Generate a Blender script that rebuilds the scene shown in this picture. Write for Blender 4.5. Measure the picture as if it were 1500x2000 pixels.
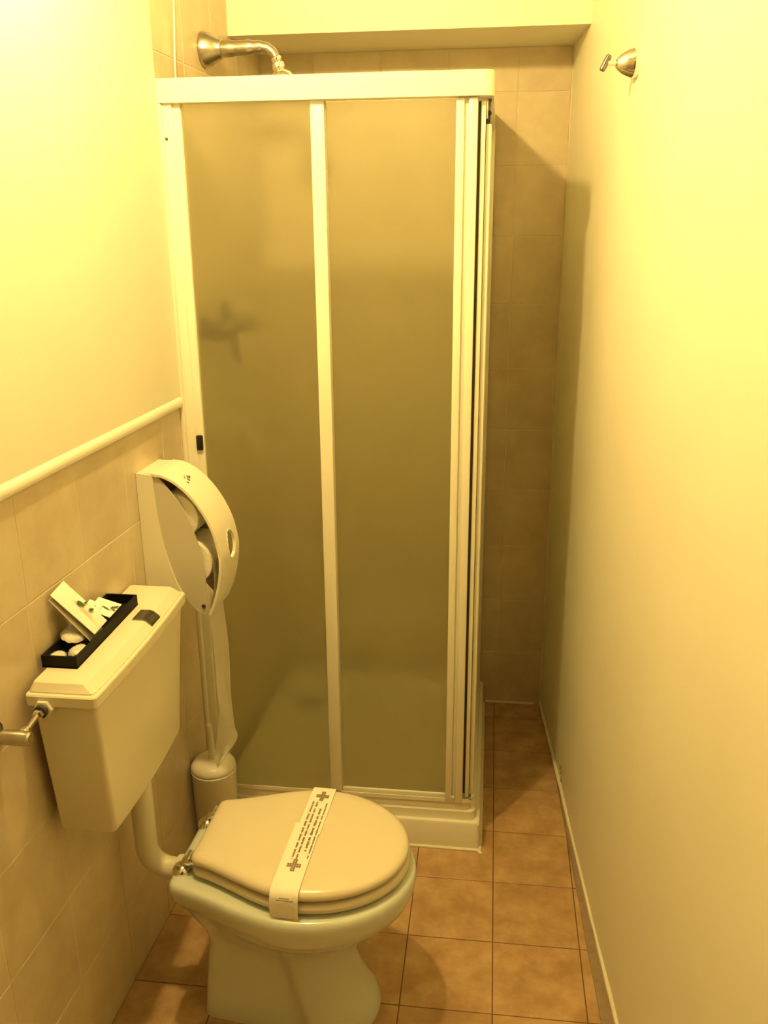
import bpy, bmesh, math, random
from mathutils import Vector, Matrix, noise

for o in list(bpy.data.objects): bpy.data.objects.remove(o)
scene = bpy.context.scene
C = scene.collection
rnd = random.Random(7)

# ---------------------------------------------------------------- camera, world, exposure
CAM_POS = Vector((0, 0, 1.64))
YAW, PITCH, ROLL, FPX = map(float, (math.radians(7.050), math.radians(18.061), math.radians(-0.462), 1727.2))
fwd = Vector((-math.sin(YAW)*math.cos(PITCH), math.cos(YAW)*math.cos(PITCH), -math.sin(PITCH)))
rt0 = Vector((math.cos(YAW), math.sin(YAW), 0)); up0 = rt0.cross(fwd)
rt = rt0*math.cos(ROLL) + up0*math.sin(ROLL); up = -rt0*math.sin(ROLL) + up0*math.cos(ROLL)
cd = bpy.data.cameras.new('camera'); cam = bpy.data.objects.new('camera', cd); C.objects.link(cam)
cd.sensor_fit = 'HORIZONTAL'; cd.sensor_width = 36; cd.lens = 36*FPX/1500; cd.clip_start = 0.01
m = Matrix((rt, up, -fwd)).transposed().to_4x4(); m.translation = CAM_POS; cam.matrix_world = m
scene.camera = cam
w = bpy.data.worlds.new('world'); scene.world = w; w.use_nodes = True
w.node_tree.nodes['Background'].inputs[0].default_value = (1, .72, .35, 1)
w.node_tree.nodes['Background'].inputs[1].default_value = 0.0
vs = scene.view_settings
vs.view_transform = 'Standard'; vs.look = 'None'; vs.gamma = 1; vs.use_curve_mapping = False
vs.exposure = 0.0
LAMP = Vector((-.50, 1.34, 2.36)); LAMP_E = 1430.0; LAMP_R = .035; LAMP_COL = (1, .69, .24)

# ---------------------------------------------------------------- materials
def mat(name, col, rough=.5, metal=0, noise_amt=0, noise_scale=8, col2=None, bump=0, bump_scale=60, spec=.5, coat=0, vary=0, trans=0, sss=0):
    m = bpy.data.materials.new(name); m.use_nodes = True
    nt = m.node_tree; N = nt.nodes; L = nt.links; b = N['Principled BSDF']
    b.inputs['Base Color'].default_value = (*col, 1); b.inputs['Roughness'].default_value = rough
    b.inputs['Metallic'].default_value = metal; b.inputs['Specular IOR Level'].default_value = spec
    b.inputs['Coat Weight'].default_value = coat; b.inputs['Coat Roughness'].default_value = .08
    geo = N.new('ShaderNodeNewGeometry')
    if col2 is not None:
        n = N.new('ShaderNodeTexNoise'); n.inputs['Scale'].default_value = noise_scale; n.inputs['Detail'].default_value = 6; n.inputs['Roughness'].default_value = .65
        L.new(geo.outputs['Position'], n.inputs['Vector'])
        r = N.new('ShaderNodeValToRGB'); r.color_ramp.elements[0].position = .36; r.color_ramp.elements[1].position = .66
        r.color_ramp.elements[0].color = (*col2, 1); r.color_ramp.elements[1].color = (*col, 1)
        L.new(n.outputs['Fac'], r.inputs['Fac']); out = r.outputs['Color']
        if vary:
            oi = N.new('ShaderNodeObjectInfo'); hs = N.new('ShaderNodeHueSaturation'); mp = N.new('ShaderNodeMapRange')
            mp.inputs['To Min'].default_value = 1-vary; mp.inputs['To Max'].default_value = 1+vary
            L.new(oi.outputs['Random'], mp.inputs['Value']); L.new(mp.outputs['Result'], hs.inputs['Value']); L.new(out, hs.inputs['Color']); out = hs.outputs['Color']
        L.new(out, b.inputs['Base Color'])
    if bump:
        n2 = N.new('ShaderNodeTexNoise'); n2.inputs['Scale'].default_value = bump_scale; n2.inputs['Detail'].default_value = 4
        L.new(geo.outputs['Position'], n2.inputs['Vector'])
        bp = N.new('ShaderNodeBump'); bp.inputs['Strength'].default_value = bump; bp.inputs['Distance'].default_value = .004
        L.new(n2.outputs['Fac'], bp.inputs['Height']); L.new(bp.outputs['Normal'], b.inputs['Normal'])
    return m

M = {}
M['paint'] = mat('wall_paint', (.80, .775, .645), .55, col2=(.77, .745, .61), noise_scale=3, bump=.12, bump_scale=35)
M['paint_smooth'] = mat('white_paint', (.86, .84, .74), .5, bump=.05, bump_scale=50)
M['wtile'] = mat('beige_wall_tile', (.64, .56, .405), .32, col2=(.55, .465, .32), noise_scale=9, bump=.05, bump_scale=30, vary=.04)
M['wgrout'] = mat('wall_grout', (.70, .63, .47), .8, bump=.1)
M['ftile'] = mat('terracotta_floor_tile', (.54, .37, .20), .42, col2=(.38, .235, .115), noise_scale=13, bump=.12, bump_scale=90, vary=.06)
M['fgrout'] = mat('dark_floor_grout', (.16, .09, .04), .9, bump=.1)
M['mortar'] = mat('grey_brown_mortar', (.33, .25, .165), .8, col2=(.26, .19, .12), noise_scale=25, bump=.3)
M['caulk'] = mat('white_caulk', (.78, .74, .62), .5, bump=.2)
M['ceramic'] = mat('white_ceramic', (.63, .69, .63), .12, coat=.4)
M['seat'] = mat('cream_lacquered_wood', (.70, .645, .50), .22, bump=.03, bump_scale=300)
M['cistern'] = mat('cream_plastic', (.71, .67, .52), .32)
M['pipe'] = mat('white_pipe_plastic', (.68, .66, .53), .35)
M['plastic'] = mat('white_dispenser_plastic', (.78, .75, .63), .3)
M['greypl'] = mat('grey_side_plastic', (.56, .53, .43), .35)
M['dark'] = mat('black_plastic', (.012, .012, .010), .4)
M['black'] = mat('black_card', (.006, .006, .005), .6, spec=.2)
M['rubber'] = mat('dark_rubber', (.05, .045, .035), .6)
M['chrome'] = mat('chrome', (.80, .79, .76), .12, 1)
M['dchrome'] = mat('smoked_chrome', (.22, .21, .19), .22, 1)
M['nickel'] = mat('worn_nickel', (.52, .50, .46), .28, 1, col2=(.42, .40, .36), noise_scale=40)
M['alu'] = mat('white_lacquered_aluminium', (.80, .78, .66), .3)
M['tray'] = mat('white_acrylic', (.80, .78, .66), .22)
M['paper'] = mat('white_paper', (.86, .84, .76), .8, bump=.25, bump_scale=120)
M['tissue'] = mat('toilet_tissue', (.90, .87, .76), .9, bump=.4, bump_scale=180)
M['ink'] = mat('brown_print', (.27, .20, .12), .7)
M['inkdark'] = mat('dark_print', (.10, .08, .05), .7)
M['green'] = mat('green_print', (.06, .13, .03), .7)
M['redink'] = mat('reddish_print', (.55, .34, .20), .7)
M['soap'] = mat('white_soap', (.62, .60, .50), .35, bump=.2, bump_scale=200)
M['cord'] = mat('white_cord', (.85, .83, .72), .6)

def frosted():
    m = bpy.data.materials.new('frosted_textured_glass'); m.use_nodes = True
    nt = m.node_tree; N = nt.nodes; L = nt.links
    b = N['Principled BSDF']; out = N['Material Output']
    b.inputs['Base Color'].default_value = (.99, 1, .86, 1); b.inputs['Roughness'].default_value = .16
    b.inputs['Transmission Weight'].default_value = 1; b.inputs['IOR'].default_value = 1.45
    geo = N.new('ShaderNodeNewGeometry'); n = N.new('ShaderNodeTexNoise'); n.inputs['Scale'].default_value = 170; n.inputs['Detail'].default_value = 2
    L.new(geo.outputs['Position'], n.inputs['Vector'])
    bp = N.new('ShaderNodeBump'); bp.inputs['Strength'].default_value = .25; bp.inputs['Distance'].default_value = .0012
    L.new(n.outputs['Fac'], bp.inputs['Height']); L.new(bp.outputs['Normal'], b.inputs['Normal'])
    t = N.new('ShaderNodeBsdfTranslucent'); t.inputs['Color'].default_value = (.99, .99, .80, 1)
    mx = N.new('ShaderNodeMixShader'); mx.inputs[0].default_value = .27
    L.new(b.outputs[0], mx.inputs[1]); L.new(t.outputs[0], mx.inputs[2]); L.new(mx.outputs[0], out.inputs['Surface'])
    return m
M['glass'] = frosted()
def cello():
    m = bpy.data.materials.new('clear_wrapper'); m.use_nodes = True
    nt = m.node_tree; N = nt.nodes; L = nt.links; out = N['Material Output']
    b = N['Principled BSDF']; b.inputs['Base Color'].default_value = (.9, .88, .8, 1); b.inputs['Roughness'].default_value = .15
    t = N.new('ShaderNodeBsdfTransparent'); mx = N.new('ShaderNodeMixShader'); mx.inputs[0].default_value = .35
    L.new(t.outputs[0], mx.inputs[1]); L.new(b.outputs[0], mx.inputs[2]); L.new(mx.outputs[0], out.inputs['Surface'])
    return m
M['cello'] = cello()
def emit(col, e):
    m = bpy.data.materials.new('lit_bulb'); m.use_nodes = True
    b = m.node_tree.nodes['Principled BSDF']
    b.inputs['Base Color'].default_value = (.9, .9, .85, 1); b.inputs['Emission Color'].default_value = (*col, 1); b.inputs['Emission Strength'].default_value = e
    return m
M['bulb'] = emit(LAMP_COL, LAMP_E)

# ---------------------------------------------------------------- mesh helpers
def to_mesh(bm, name, material, smooth=None):
    bmesh.ops.recalc_face_normals(bm, faces=bm.faces[:])
    me = bpy.data.meshes.new(name); bm.to_mesh(me); bm.free()
    if material: me.materials.append(material)
    if smooth:
        for p in me.polygons: p.use_smooth = True
        me.set_sharp_from_angle(angle=math.radians(smooth))
    return me
def obj(name, bm, material=None, parent=None, smooth=None, kind=None, off=None):
    """bm in the parent's local space; off: subtract this world offset first"""
    if off is not None: bmesh.ops.translate(bm, verts=bm.verts[:], vec=-Vector(off))
    me = to_mesh(bm, name, material, smooth) if isinstance(bm, bmesh.types.BMesh) else bm
    o = bpy.data.objects.new(name, me); C.objects.link(o); o.parent = parent
    if kind: o['kind'] = kind
    return o
def thing(name, label, cat, loc=(0, 0, 0), rz=0, group=None):
    o = bpy.data.objects.new(name, None); C.objects.link(o); o.location = loc; o.rotation_euler = (0, 0, rz)
    o.empty_display_size = .05
    tag(o, label, cat, group); return o
def tag(o, label, cat, group=None, kind=None):
    o['label'] = label; o['category'] = cat
    if group: o['group'] = group
    if kind: o['kind'] = kind
    return o
def struct(name, bm, material, label, cat, smooth=None, loc=None, rz=0):
    o = obj(name, bm, material, smooth=smooth); tag(o, label, cat, kind='structure')
    if loc is not None: o.location = loc
    o.rotation_euler.z = rz
    return o
def box(bm, a, b, bev=0, seg=2):
    x0, x1 = sorted((a[0], b[0])); y0, y1 = sorted((a[1], b[1])); z0, z1 = sorted((a[2], b[2]))
    r = bmesh.ops.create_cube(bm, size=1)
    vs_ = r['verts']
    for v in vs_: v.co = Vector((x0+(v.co.x+.5)*(x1-x0), y0+(v.co.y+.5)*(y1-y0), z0+(v.co.z+.5)*(z1-z0)))
    if bev:
        es = list({e for v in vs_ for e in v.link_edges})
        bmesh.ops.bevel(bm, geom=es, offset=bev, segments=seg, affect='EDGES', profile=.5)
    return bm
def B(*a, bev=0, seg=2): return box(bmesh.new(), *a, bev=bev, seg=seg)
def loft(bm, rings, cap0=True, cap1=True, closed=True):
    vr = [[bm.verts.new(p) for p in r] for r in rings]
    n = len(rings[0])
    for a, b in zip(vr, vr[1:]):
        for i in range(n if closed else n-1):
            j = (i+1) % n
            bm.faces.new((a[i], a[j], b[j], b[i]))
    if cap0: bm.faces.new(vr[0][::-1])
    if cap1: bm.faces.new(vr[-1])
    return bm
def prism(bm, poly, lo, hi, axis='z', bev=0):
    """poly 2D; axis the extrusion axis: z -> (u,v,w); y -> (u,w,v); x -> (w,u,v)"""
    f = {'z': lambda u, v, w: (u, v, w), 'y': lambda u, v, w: (u, w, v), 'x': lambda u, v, w: (w, u, v)}[axis]
    n0 = len(bm.verts)
    loft(bm, [[f(u, v, lo) for u, v in poly], [f(u, v, hi) for u, v in poly]])
    if bev:
        bm.verts.ensure_lookup_table(); vs_ = bm.verts[n0:]
        vset = set(vs_); es = [e for e in bm.edges if e.verts[0] in vset and e.verts[1] in vset and e.calc_face_angle(0) > .5]
        bmesh.ops.bevel(bm, geom=es, offset=bev, segments=2, affect='EDGES', profile=.5)
    return bm
def lathe(bm, prof, origin, axis, n=32, cap=True):
    """prof: (r, h) along axis"""
    ax = Vector(axis).normalized(); o = Vector(origin)
    t = Vector((0, 0, 1)) if abs(ax.z) < .9 else Vector((1, 0, 0))
    u = ax.cross(t).normalized(); v = ax.cross(u)
    rings = [[o+ax*h+(u*math.cos(2*math.pi*i/n)+v*math.sin(2*math.pi*i/n))*max(r, 1e-5) for i in range(n)] for r, h in prof]
    return loft(bm, rings, cap, cap)
def tube(bm, pts, r, n=16, cap=True):
    pts = [Vector(p) for p in pts]; rr = r if isinstance(r, (list, tuple)) else [r]*len(pts)
    rings = []; u = None
    for i, p in enumerate(pts):
        d = (pts[min(i+1, len(pts)-1)]-pts[max(i-1, 0)]).normalized()
        if u is None: u = d.cross(Vector((0, 0, 1)) if abs(d.z) < .9 else Vector((1, 0, 0))).normalized()
        u = (u-d*u.dot(d)).normalized(); v = d.cross(u)
        rings.append([p+(u*math.cos(2*math.pi*k/n)+v*math.sin(2*math.pi*k/n))*rr[i] for k in range(n)])
    return loft(bm, rings, cap, cap)
def smooth_path(pts, k=6):
    pts = [Vector(p) for p in pts]; P = [2*pts[0]-pts[1]]+pts+[2*pts[-1]-pts[-2]]; out = []
    for i in range(1, len(P)-2):
        for s in range(k):
            t = s/k; a, b, c, d = P[i-1:i+3]
            out.append(.5*((2*b)+(c-a)*t+(2*a-5*b+4*c-d)*t*t+(3*b-a-3*c+d)*t**3))
    return out+[pts[-1]]
def area2(p): return sum(p[i][0]*p[(i+1) % len(p)][1]-p[(i+1) % len(p)][0]*p[i][1] for i in range(len(p)))/2
def inset(poly, d):
    """offset a ccw polygon inwards by d (miter)"""
    if area2(poly) < 0: poly = poly[::-1]
    n = len(poly); out = []
    for i in range(n):
        a, b, c = Vector(poly[i-1]), Vector(poly[i]), Vector(poly[(i+1) % n])
        e1 = (b-a).normalized(); e2 = (c-b).normalized()
        n1 = Vector((-e1.y, e1.x)); n2 = Vector((-e2.y, e2.x)); k = 1+n1.dot(n2)
        q = b+(n1+n2)*d/max(k, .2); out.append((q.x, q.y))
    return out
def rounded(poly, r, n=5):
    if area2(poly) < 0: poly = poly[::-1]
    out = []; N_ = len(poly)
    for i in range(N_):
        a, b, c = Vector(poly[i-1]), Vector(poly[i]), Vector(poly[(i+1) % N_])
        p, q = b+(a-b).normalized()*r, b+(c-b).normalized()*r
        for k in range(n+1):
            t = k/n; s = (1-t)**2*p+2*t*(1-t)*b+t*t*q; out.append((s.x, s.y))
    return out
def clip(poly, pt, nrm):
    """keep the part where (p-pt).nrm <= 0"""
    out = []; n = len(poly)
    f = lambda p: (p[0]-pt[0])*nrm[0]+(p[1]-pt[1])*nrm[1]
    for i in range(n):
        a, b = poly[i], poly[(i+1) % n]; fa, fb = f(a), f(b)
        if fa <= 0: out.append(a)
        if fa*fb < 0:
            t = fa/(fa-fb); out.append((a[0]+(b[0]-a[0])*t, a[1]+(b[1]-a[1])*t))
    return out
def tile_bm(poly, th=.006, ch=.0012, f=lambda u, v, w: (u, v, w)):
    """chamfered tile: outer face at w=0, back at w=-th"""
    if area2(poly) < 0: poly = poly[::-1]
    p2 = inset(poly, ch)
    return loft(bmesh.new(), [[f(u, v, -th) for u, v in poly], [f(u, v, -ch*.6) for u, v in poly], [f(u, v, 0) for u, v in p2]])
def sheet(corners, nu, nv, fn=None, th=.0):
    """grid over a quad (TL,TR,BR,BL) with an offset fn(u,v) along the normal, closed with thickness th"""
    TL, TR, BR, BL = map(Vector, corners); nrm = (TR-TL).cross(BL-TL).normalized()
    bm = bmesh.new()
    def P(u, v): return (TL*(1-u)+TR*u)*(1-v)+(BL*(1-u)+BR*u)*v
    layers = []
    for sgn in ((1, -1) if th else (1,)):
        g = [[bm.verts.new(P(i/nu, j/nv)+nrm*((fn(i/nu, j/nv) if fn else 0)*sgn+sgn*th/2)) for i in range(nu+1)] for j in range(nv+1)]
        for j in range(nv):
            for i in range(nu): bm.faces.new((g[j][i], g[j][i+1], g[j+1][i+1], g[j+1][i]))
        layers.append(g)
    if th:
        def edge(g): return [g[0][i] for i in range(nu)]+[g[j][nu] for j in range(nv)]+[g[nv][i] for i in range(nu, 0, -1)]+[g[j][0] for j in range(nv, 0, -1)]
        a, b = edge(layers[0]), edge(layers[1])
        for i in range(len(a)): bm.faces.new((a[i], a[(i+1) % len(a)], b[(i+1) % len(a)], b[i]))
    return bm, P, nrm

# ---------------------------------------------------------------- the room
LO = Vector((-.7817, 1.2, 0)); LTH = -math.atan(.0414)            # left wall: local x out of the wall, local y along it
def Wd(lx, ly, z=0):
    c, s = math.cos(LTH), math.sin(LTH); return Vector((LO.x+lx*c-ly*s, LO.y+lx*s+ly*c, z))
RB = Vector((.2018, 2.842)); RS = -.0762                           # right wall x = RB.x + RS*(y-RB.y)
def rx(y): return RB.x+RS*(y-RB.y)
def lxw(y): return LO.x+.0414*(y-LO.y)
D = 2.842; CEIL = 2.72; BACK = -.42; SOF = 2.118; SOFY = 2.562; T = .2046

# floor with tiles
floor = struct('floor', B((-1.05, BACK-.1, -.1), (.62, D+.1, -.0016)), M['fgrout'], 'terracotta tiled floor with thin dark joints', 'floor')
XA, Y0 = .0424, 1.5102
strip_a, strip_b = (.2135, 2.842), (.2755, 1.53)                    # inner edge of the mortar strip by the right wall
sd = Vector((strip_b[0]-strip_a[0], strip_b[1]-strip_a[1])).normalized(); sn = (-sd.y, sd.x)
if sn[0] < 0: sn = (sd.y, -sd.x)
full = None; g = .0013
for j in range(-7, 7):
    for i in range(-5, 3):
        x0, y0 = XA+i*T+g, Y0+j*T+g; p = [(x0, y0), (x0+T-2*g, y0), (x0+T-2*g, y0+T-2*g), (x0, y0+T-2*g)]
        q = clip(p, strip_a, sn)
        q = clip(q, (lxw(0), 0), (-1, .0414)) if q else q
        q = clip(q, (0, D-.001), (0, 1)) if q else q
        if len(q) < 3 or abs(area2(q)) < .0004: continue
        if min(v[1] for v in q) > 2.06 and max(v[0] for v in q) < -.02: continue       # under the shower tray
        dz = rnd.uniform(-.0004, .0003)
        if len(q) == 4 and abs(area2(q)-area2(p)) < 1e-9:
            if full is None: full = to_mesh(tile_bm([(0, 0), (T-2*g, 0), (T-2*g, T-2*g), (0, T-2*g)]), 'floor_tile', M['ftile'])
            o = bpy.data.objects.new('floor_tile', full); C.objects.link(o); o.parent = floor; o.location = (x0, y0, dz)
        else:
            o = obj('floor_tile', tile_bm([(a-x0, b-y0) for a, b in q]), M['ftile'], floor); o.location = (x0, y0, dz)

# left wall: backing with grout colour, beige tiles, paint above
wl = struct('wall_left', B((-.12, -2.4, -.02), (-.0012, 1.66, CEIL)), M['wgrout'], 'left wall, beige tiles below and cream paint above', 'wall', loc=LO, rz=LTH)
fx = lambda u, v, w_: (w_, u, v)
def tiles(parent, us, vs_, f, material, name='wall_tile', umax=None):
    cache = {}
    for a, b in zip(us, us[1:]):
        for c, d in zip(vs_, vs_[1:]):
            k = (round(b-a, 4), round(d-c, 4))
            if k not in cache: cache[k] = to_mesh(tile_bm([(.001, .001), (k[0]-.001, .001), (k[0]-.001, k[1]-.001), (.001, k[1]-.001)], .005, .0012, f), name, material)
            o = bpy.data.objects.new(name, cache[k]); C.objects.link(o); o.parent = parent
            o.location = f(a, c, rnd.uniform(-.0005, .0002))
TRIM = 1.2292; PL = .832
us = [PL]; y = 1.5102-1.2+2*T
while y > -1.0: us.append(round(y, 5)); y -= T
us = sorted(u for u in us); us = [u for u in us if u <= PL]
tiles(wl, us, [TRIM/6*k for k in range(7)], fx, M['wtile'])
tiles(wl, [PL, 1.025, 1.225, 1.425, 1.643], [.2*k for k in range(14)]+[CEIL], fx, M['wtile'])
obj('paint_coat', B((-.001, -2.4, TRIM), (.005, PL, CEIL)), M['paint'], wl)
# rounded white bead where the paint meets the tiles
bm = bmesh.new(); prof = [(.0, TRIM-.006), (.0075, TRIM-.005), (.0105, TRIM+.001), (.0105, TRIM+.009), (.008, TRIM+.016), (.003, TRIM+.021), (.0, TRIM+.021)]
loft(bm, [[(a, yy, b) for a, b in prof] for yy in (-2.35, PL)])
tr = struct('trim_1', bm, M['paint_smooth'], 'white rounded bead along the top of the left wall tiles', 'trim', smooth=40, loc=LO, rz=LTH)

# back wall
wb = struct('wall_back', B((-.86, D+.0012, -.02), (.36, D+.12, CEIL)), M['wgrout'], 'beige tiled back wall behind the shower', 'wall')
fy = lambda u, v, w_: (u, -w_+0, v)
fyb = lambda u, v, w_: (u, D-w_, v)
def tiles_back():
    us_ = [lxw(D), -.55, -.35, -.15, .05, rx(D)]; vs_ = [.2*k for k in range(11)]+[SOF]; cache = {}
    for a, b in zip(us_, us_[1:]):
        for c, d in zip(vs_, vs_[1:]):
            k = (round(b-a, 4), round(d-c, 4))
            if k not in cache: cache[k] = to_mesh(tile_bm([(.001, .001), (k[0]-.001, .001), (k[0]-.001, k[1]-.001), (.001, k[1]-.001)], .005, .0012, lambda u, v, w_: (u, -w_, v)), 'wall_tile', M['wtile'])
            o = bpy.data.objects.new('wall_tile', cache[k]); C.objects.link(o); o.parent = wb; o.location = (a, D+rnd.uniform(-.0005, .0003), c)
tiles_back()
# right wall, uneven plaster
bm = bmesh.new(); NY, NZ = 90, 70; yA, yB = D+.10, BACK-.1
def wob(y, z): return .009*noise.noise(Vector((y*1.1, z*1.3, 3.1)))+.0022*noise.noise(Vector((y*4, z*4, 1.7)))
gr = [[bm.verts.new((rx(yA+(yB-yA)*i/NY)+.003-wob(yA+(yB-yA)*i/NY, z_), yA+(yB-yA)*i/NY, z_)) for i in range(NY+1)] for z_ in [-.02+(CEIL+.02)*k/NZ for k in range(NZ+1)]]
for k in range(NZ):
    for i in range(NY): bm.faces.new((gr[k][i], gr[k][i+1], gr[k+1][i+1], gr[k+1][i]))
ed = [gr[0][i] for i in range(NY)]+[gr[k][NY] for k in range(NZ)]+[gr[NZ][i] for i in range(NY, 0, -1)]+[gr[k][0] for k in range(NZ, 0, -1)]
bk = [bm.verts.new((v.co.x+.12, v.co.y, v.co.z)) for v in ed]
for i in range(len(ed)): bm.faces.new((ed[i], ed[(i+1) % len(ed)], bk[(i+1) % len(ed)], bk[i]))
bm.faces.new(bk[::-1])
wr = struct('wall_right', bm, M['paint'], 'right wall of uneven cream plaster with a chrome hook', 'wall', smooth=50)
for (yy, zz, s) in ((2.33, .085, .006), (2.325, .07, .004), (2.31, .055, .004)):
    cb = bmesh.new(); ring = [(rx(yy)+.0005, yy+s*(.5+.5*rnd.random())*math.cos(a), zz+s*1.6*(.5+.5*rnd.random())*math.sin(a)) for a in [k*math.pi/4 for k in range(8)]]
    loft(cb, [ring, [(a-.004, b, c) for a, b, c in ring]]); obj('plaster_chip', cb, M['mortar'], wr)
# mortar strip and pale bead along the foot of the right wall
bm = bmesh.new(); rings = []
for k in range(41):
    y = 2.84+(BACK-2.84)*k/40; t = (y-strip_a[1])/(strip_b[1]-strip_a[1]); xi = strip_a[0]+t*(strip_b[0]-strip_a[0])-.002+.002*noise.noise(Vector((y*9, 0, 0)))
    rings.append([(xi, y, -.002), (xi+.001, y, .003), (rx(y)-.003, y, .010), (rx(y)+.02, y, .010), (rx(y)+.02, y, -.002)])
loft(bm, rings)
struct('trim_2', bm, M['mortar'], 'grey brown mortar strip along the foot of the right wall', 'trim', smooth=50)
bm = bmesh.new(); rings = []
for k in range(121):
    y = 2.84+(BACK-2.84)*k/120; r_ = .0032+.0022*noise.noise(Vector((y*14, 2, 0))); x_ = rx(y)+.0005
    rings.append([(x_+.012, y, .004), (x_-r_*.8, y, .008), (x_-r_, y, .011), (x_-r_*.6, y, .014+r_*.3), (x_+.012, y, .017)])
loft(bm, rings)
struct('trim_3', bm, M['caulk'], 'pale uneven bead where right wall meets floor strip', 'trim', smooth=60)
bm = bmesh.new(); tube(bm, [(.012+k*.0187, D-.003+.001*noise.noise(Vector((k*1.7, 0, 0))), .002) for k in range(10)], .0045, 8)
struct('trim_4', bm, M['caulk'], 'white caulk line at the foot of the tiled back wall', 'trim', smooth=60)
# bulkhead over the back of the shower, ceiling, wall behind the camera
bm = bmesh.new()
prism(bm, [(lxw(SOFY)-.01, SOFY), (rx(SOFY)+.01, SOFY), (rx(D)+.02, D+.02), (lxw(D)-.02, D+.02)], SOF, CEIL)
struct('wall_bulkhead', bm, M['paint'], 'cream painted bulkhead above the back of the shower', 'wall')
M['ceiling'] = mat('fill_cutting_ceiling', (.46, .43, .34), .7, bump=.1)  # unseen ceiling, toned darker than the walls to cut fill light
struct('ceiling', B((-1.05, BACK-.1, CEIL), (.62, D+.12, CEIL+.1)), M['ceiling'], 'plain unseen ceiling, darkened to cut fill light', 'ceiling')
struct('wall_front', B((-1.05, BACK-.12, -.02), (.62, BACK, CEIL)), M['paint'], 'plain cream wall behind the viewer', 'wall')
M['wood'] = mat('fill_absorbing_brown', (.10, .055, .028), .45, col2=(.07, .038, .018), noise_scale=6)  # dark so that the added door soaks up bounced light
dr = struct('added_door', B((-.56, BACK, .005), (.30, BACK+.035, 2.08), bev=.004), M['wood'], 'unseen dark brown door added behind the viewer to cut fill light', 'door', smooth=30)  # unseen door, added to reduce fill on surfaces facing the camera
for x0 in (-.64, .30): obj('added_door_jamb', B((x0, BACK, 0), (x0+.08, BACK+.05, 2.16), bev=.004), M['wood'], dr, 30)
obj('added_door_head', B((-.56, BACK, 2.085), (.30, BACK+.05, 2.16), bev=.004), M['wood'], dr, 30)
obj('added_door_handle', tube(bmesh.new(), [(.24, BACK+.035, 1.02), (.24, BACK+.085, 1.02), (.235, BACK+.092, 1.02), (.12, BACK+.092, 1.02)], .009, 12), M['nickel'], dr, 50)

# ---------------------------------------------------------------- the lamp of the room (above the cistern, just out of the picture)
lw_ = Vector((LAMP.x, LAMP.y, CEIL))
lamp = thing('pendant_lamp', 'bare round bulb hanging from the ceiling, just above the picture edge', 'lamp', lw_)
bm = lathe(bmesh.new(), [(.045, 0), (.045, .006), (.038, .018), (.012, .026), (.005, .03)], lw_, (0, 0, -1)); obj('ceiling_rose', bm, M['cord'], lamp, 40, off=lw_)
bm = tube(bmesh.new(), [lw_+Vector((0, 0, -.02)), LAMP+Vector((0, 0, .095))], .0035, 10); obj('flex', bm, M['cord'], lamp, 40, off=lw_)
bm = lathe(bmesh.new(), [(.014, .030), (.018, .036), (.02, .055), (.02, .085), (.014, .10), (.008, .102)], LAMP, (0, 0, 1)); obj('socket', bm, M['cord'], lamp, 40, off=lw_)
bm = bmesh.new(); bmesh.ops.create_icosphere(bm, subdivisions=3, radius=LAMP_R); bmesh.ops.translate(bm, verts=bm.verts[:], vec=LAMP); obj('bulb', bm, M['bulb'], lamp, 60, off=lw_)

# ---------------------------------------------------------------- shower tray
TX = .004; TY = 2.038
def traypoly(d): return inset([(lxw(TY)+.004, TY), (TX, TY), (TX, D-.004), (lxw(D)+.004, D-.004)], d)
base = Vector((-.37, 2.44, 0))
stray = thing('shower_tray', 'low white acrylic shower tray with a stepped rim', 'shower tray', base)
bm = bmesh.new(); rings = []
for d, z, r in ((0, 0, .015), (0, .079, .015), (.003, .084, .015), (.013, .085, .02), (.014, .089, .02), (.014, .111, .02), (.017, .115, .02), (.060, .115, .03), (.066, .110, .03), (.080, .062, .04), (.10, .055, .05)):
    rings.append([(x, y, z) for x, y in rounded(traypoly(d), r, 4)])
loft(bm, rings); obj('basin', bm, M['tray'], stray, 35, off=base)
bm = lathe(bmesh.new(), [(.045, .054), (.045, .058), (.04, .060), (.03, .0585), (.008, .0585), (.006, .061), (0, .061)], (-.60, 2.68, 0), (0, 0, 1)); obj('drain', bm, M['dchrome'], stray, 40, off=base)
bm = bmesh.new(); tube(bm, smooth_path([(-.72, TY-.001, .002), (-.45, TY-.002, .003), (-.2, TY-.001, .002), (-.012, TY-.002, .002), (TX+.001, TY+.012, .002), (TX+.002, 2.4, .002), (TX+.001, D-.01, .002)], 12), .0048, 8); obj('caulk_bead', bm, M['caulk'], stray, 60, off=base)

# ---------------------------------------------------------------- shower enclosure
EY = 2.046                                                          # front face of the frame
base = Vector((-.37, 2.06, .115))
enc = thing('shower_enclosure', 'white framed corner shower cabin with frosted sliding panels', 'shower cabin', base)
def ep(name, bm, m_, parent=enc, smooth=40): return obj(name, bm, m_, parent, smooth, off=base)
def lrail(y0, x1, wd, z0, z1, r, bev):
    arc = [(x1-r+r*math.sin(a), y0+r-r*math.cos(a)) for a in [k*math.pi/16 for k in range(9)]]
    p = [(lxw(y0)+.002, y0)]+arc+[(x1, D-.003), (x1-wd, D-.003), (x1-wd, y0+wd), (lxw(y0+wd)+.002, y0+wd)]
    return prism(bmesh.new(), p, z0, z1, 'z', bev)
top = ep('top_rail', lrail(EY-.008, -.0135, .036, 1.894, 1.943, .022, .003), M['alu'])
bot = ep('bottom_rail', lrail(EY+.009, -.022, .03, .1153, .140, .018, .002), M['alu'])
ep('track_lip', lrail(EY+.006, -.019, .003, .139, .150, .016, 0), M['alu'], bot)
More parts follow.
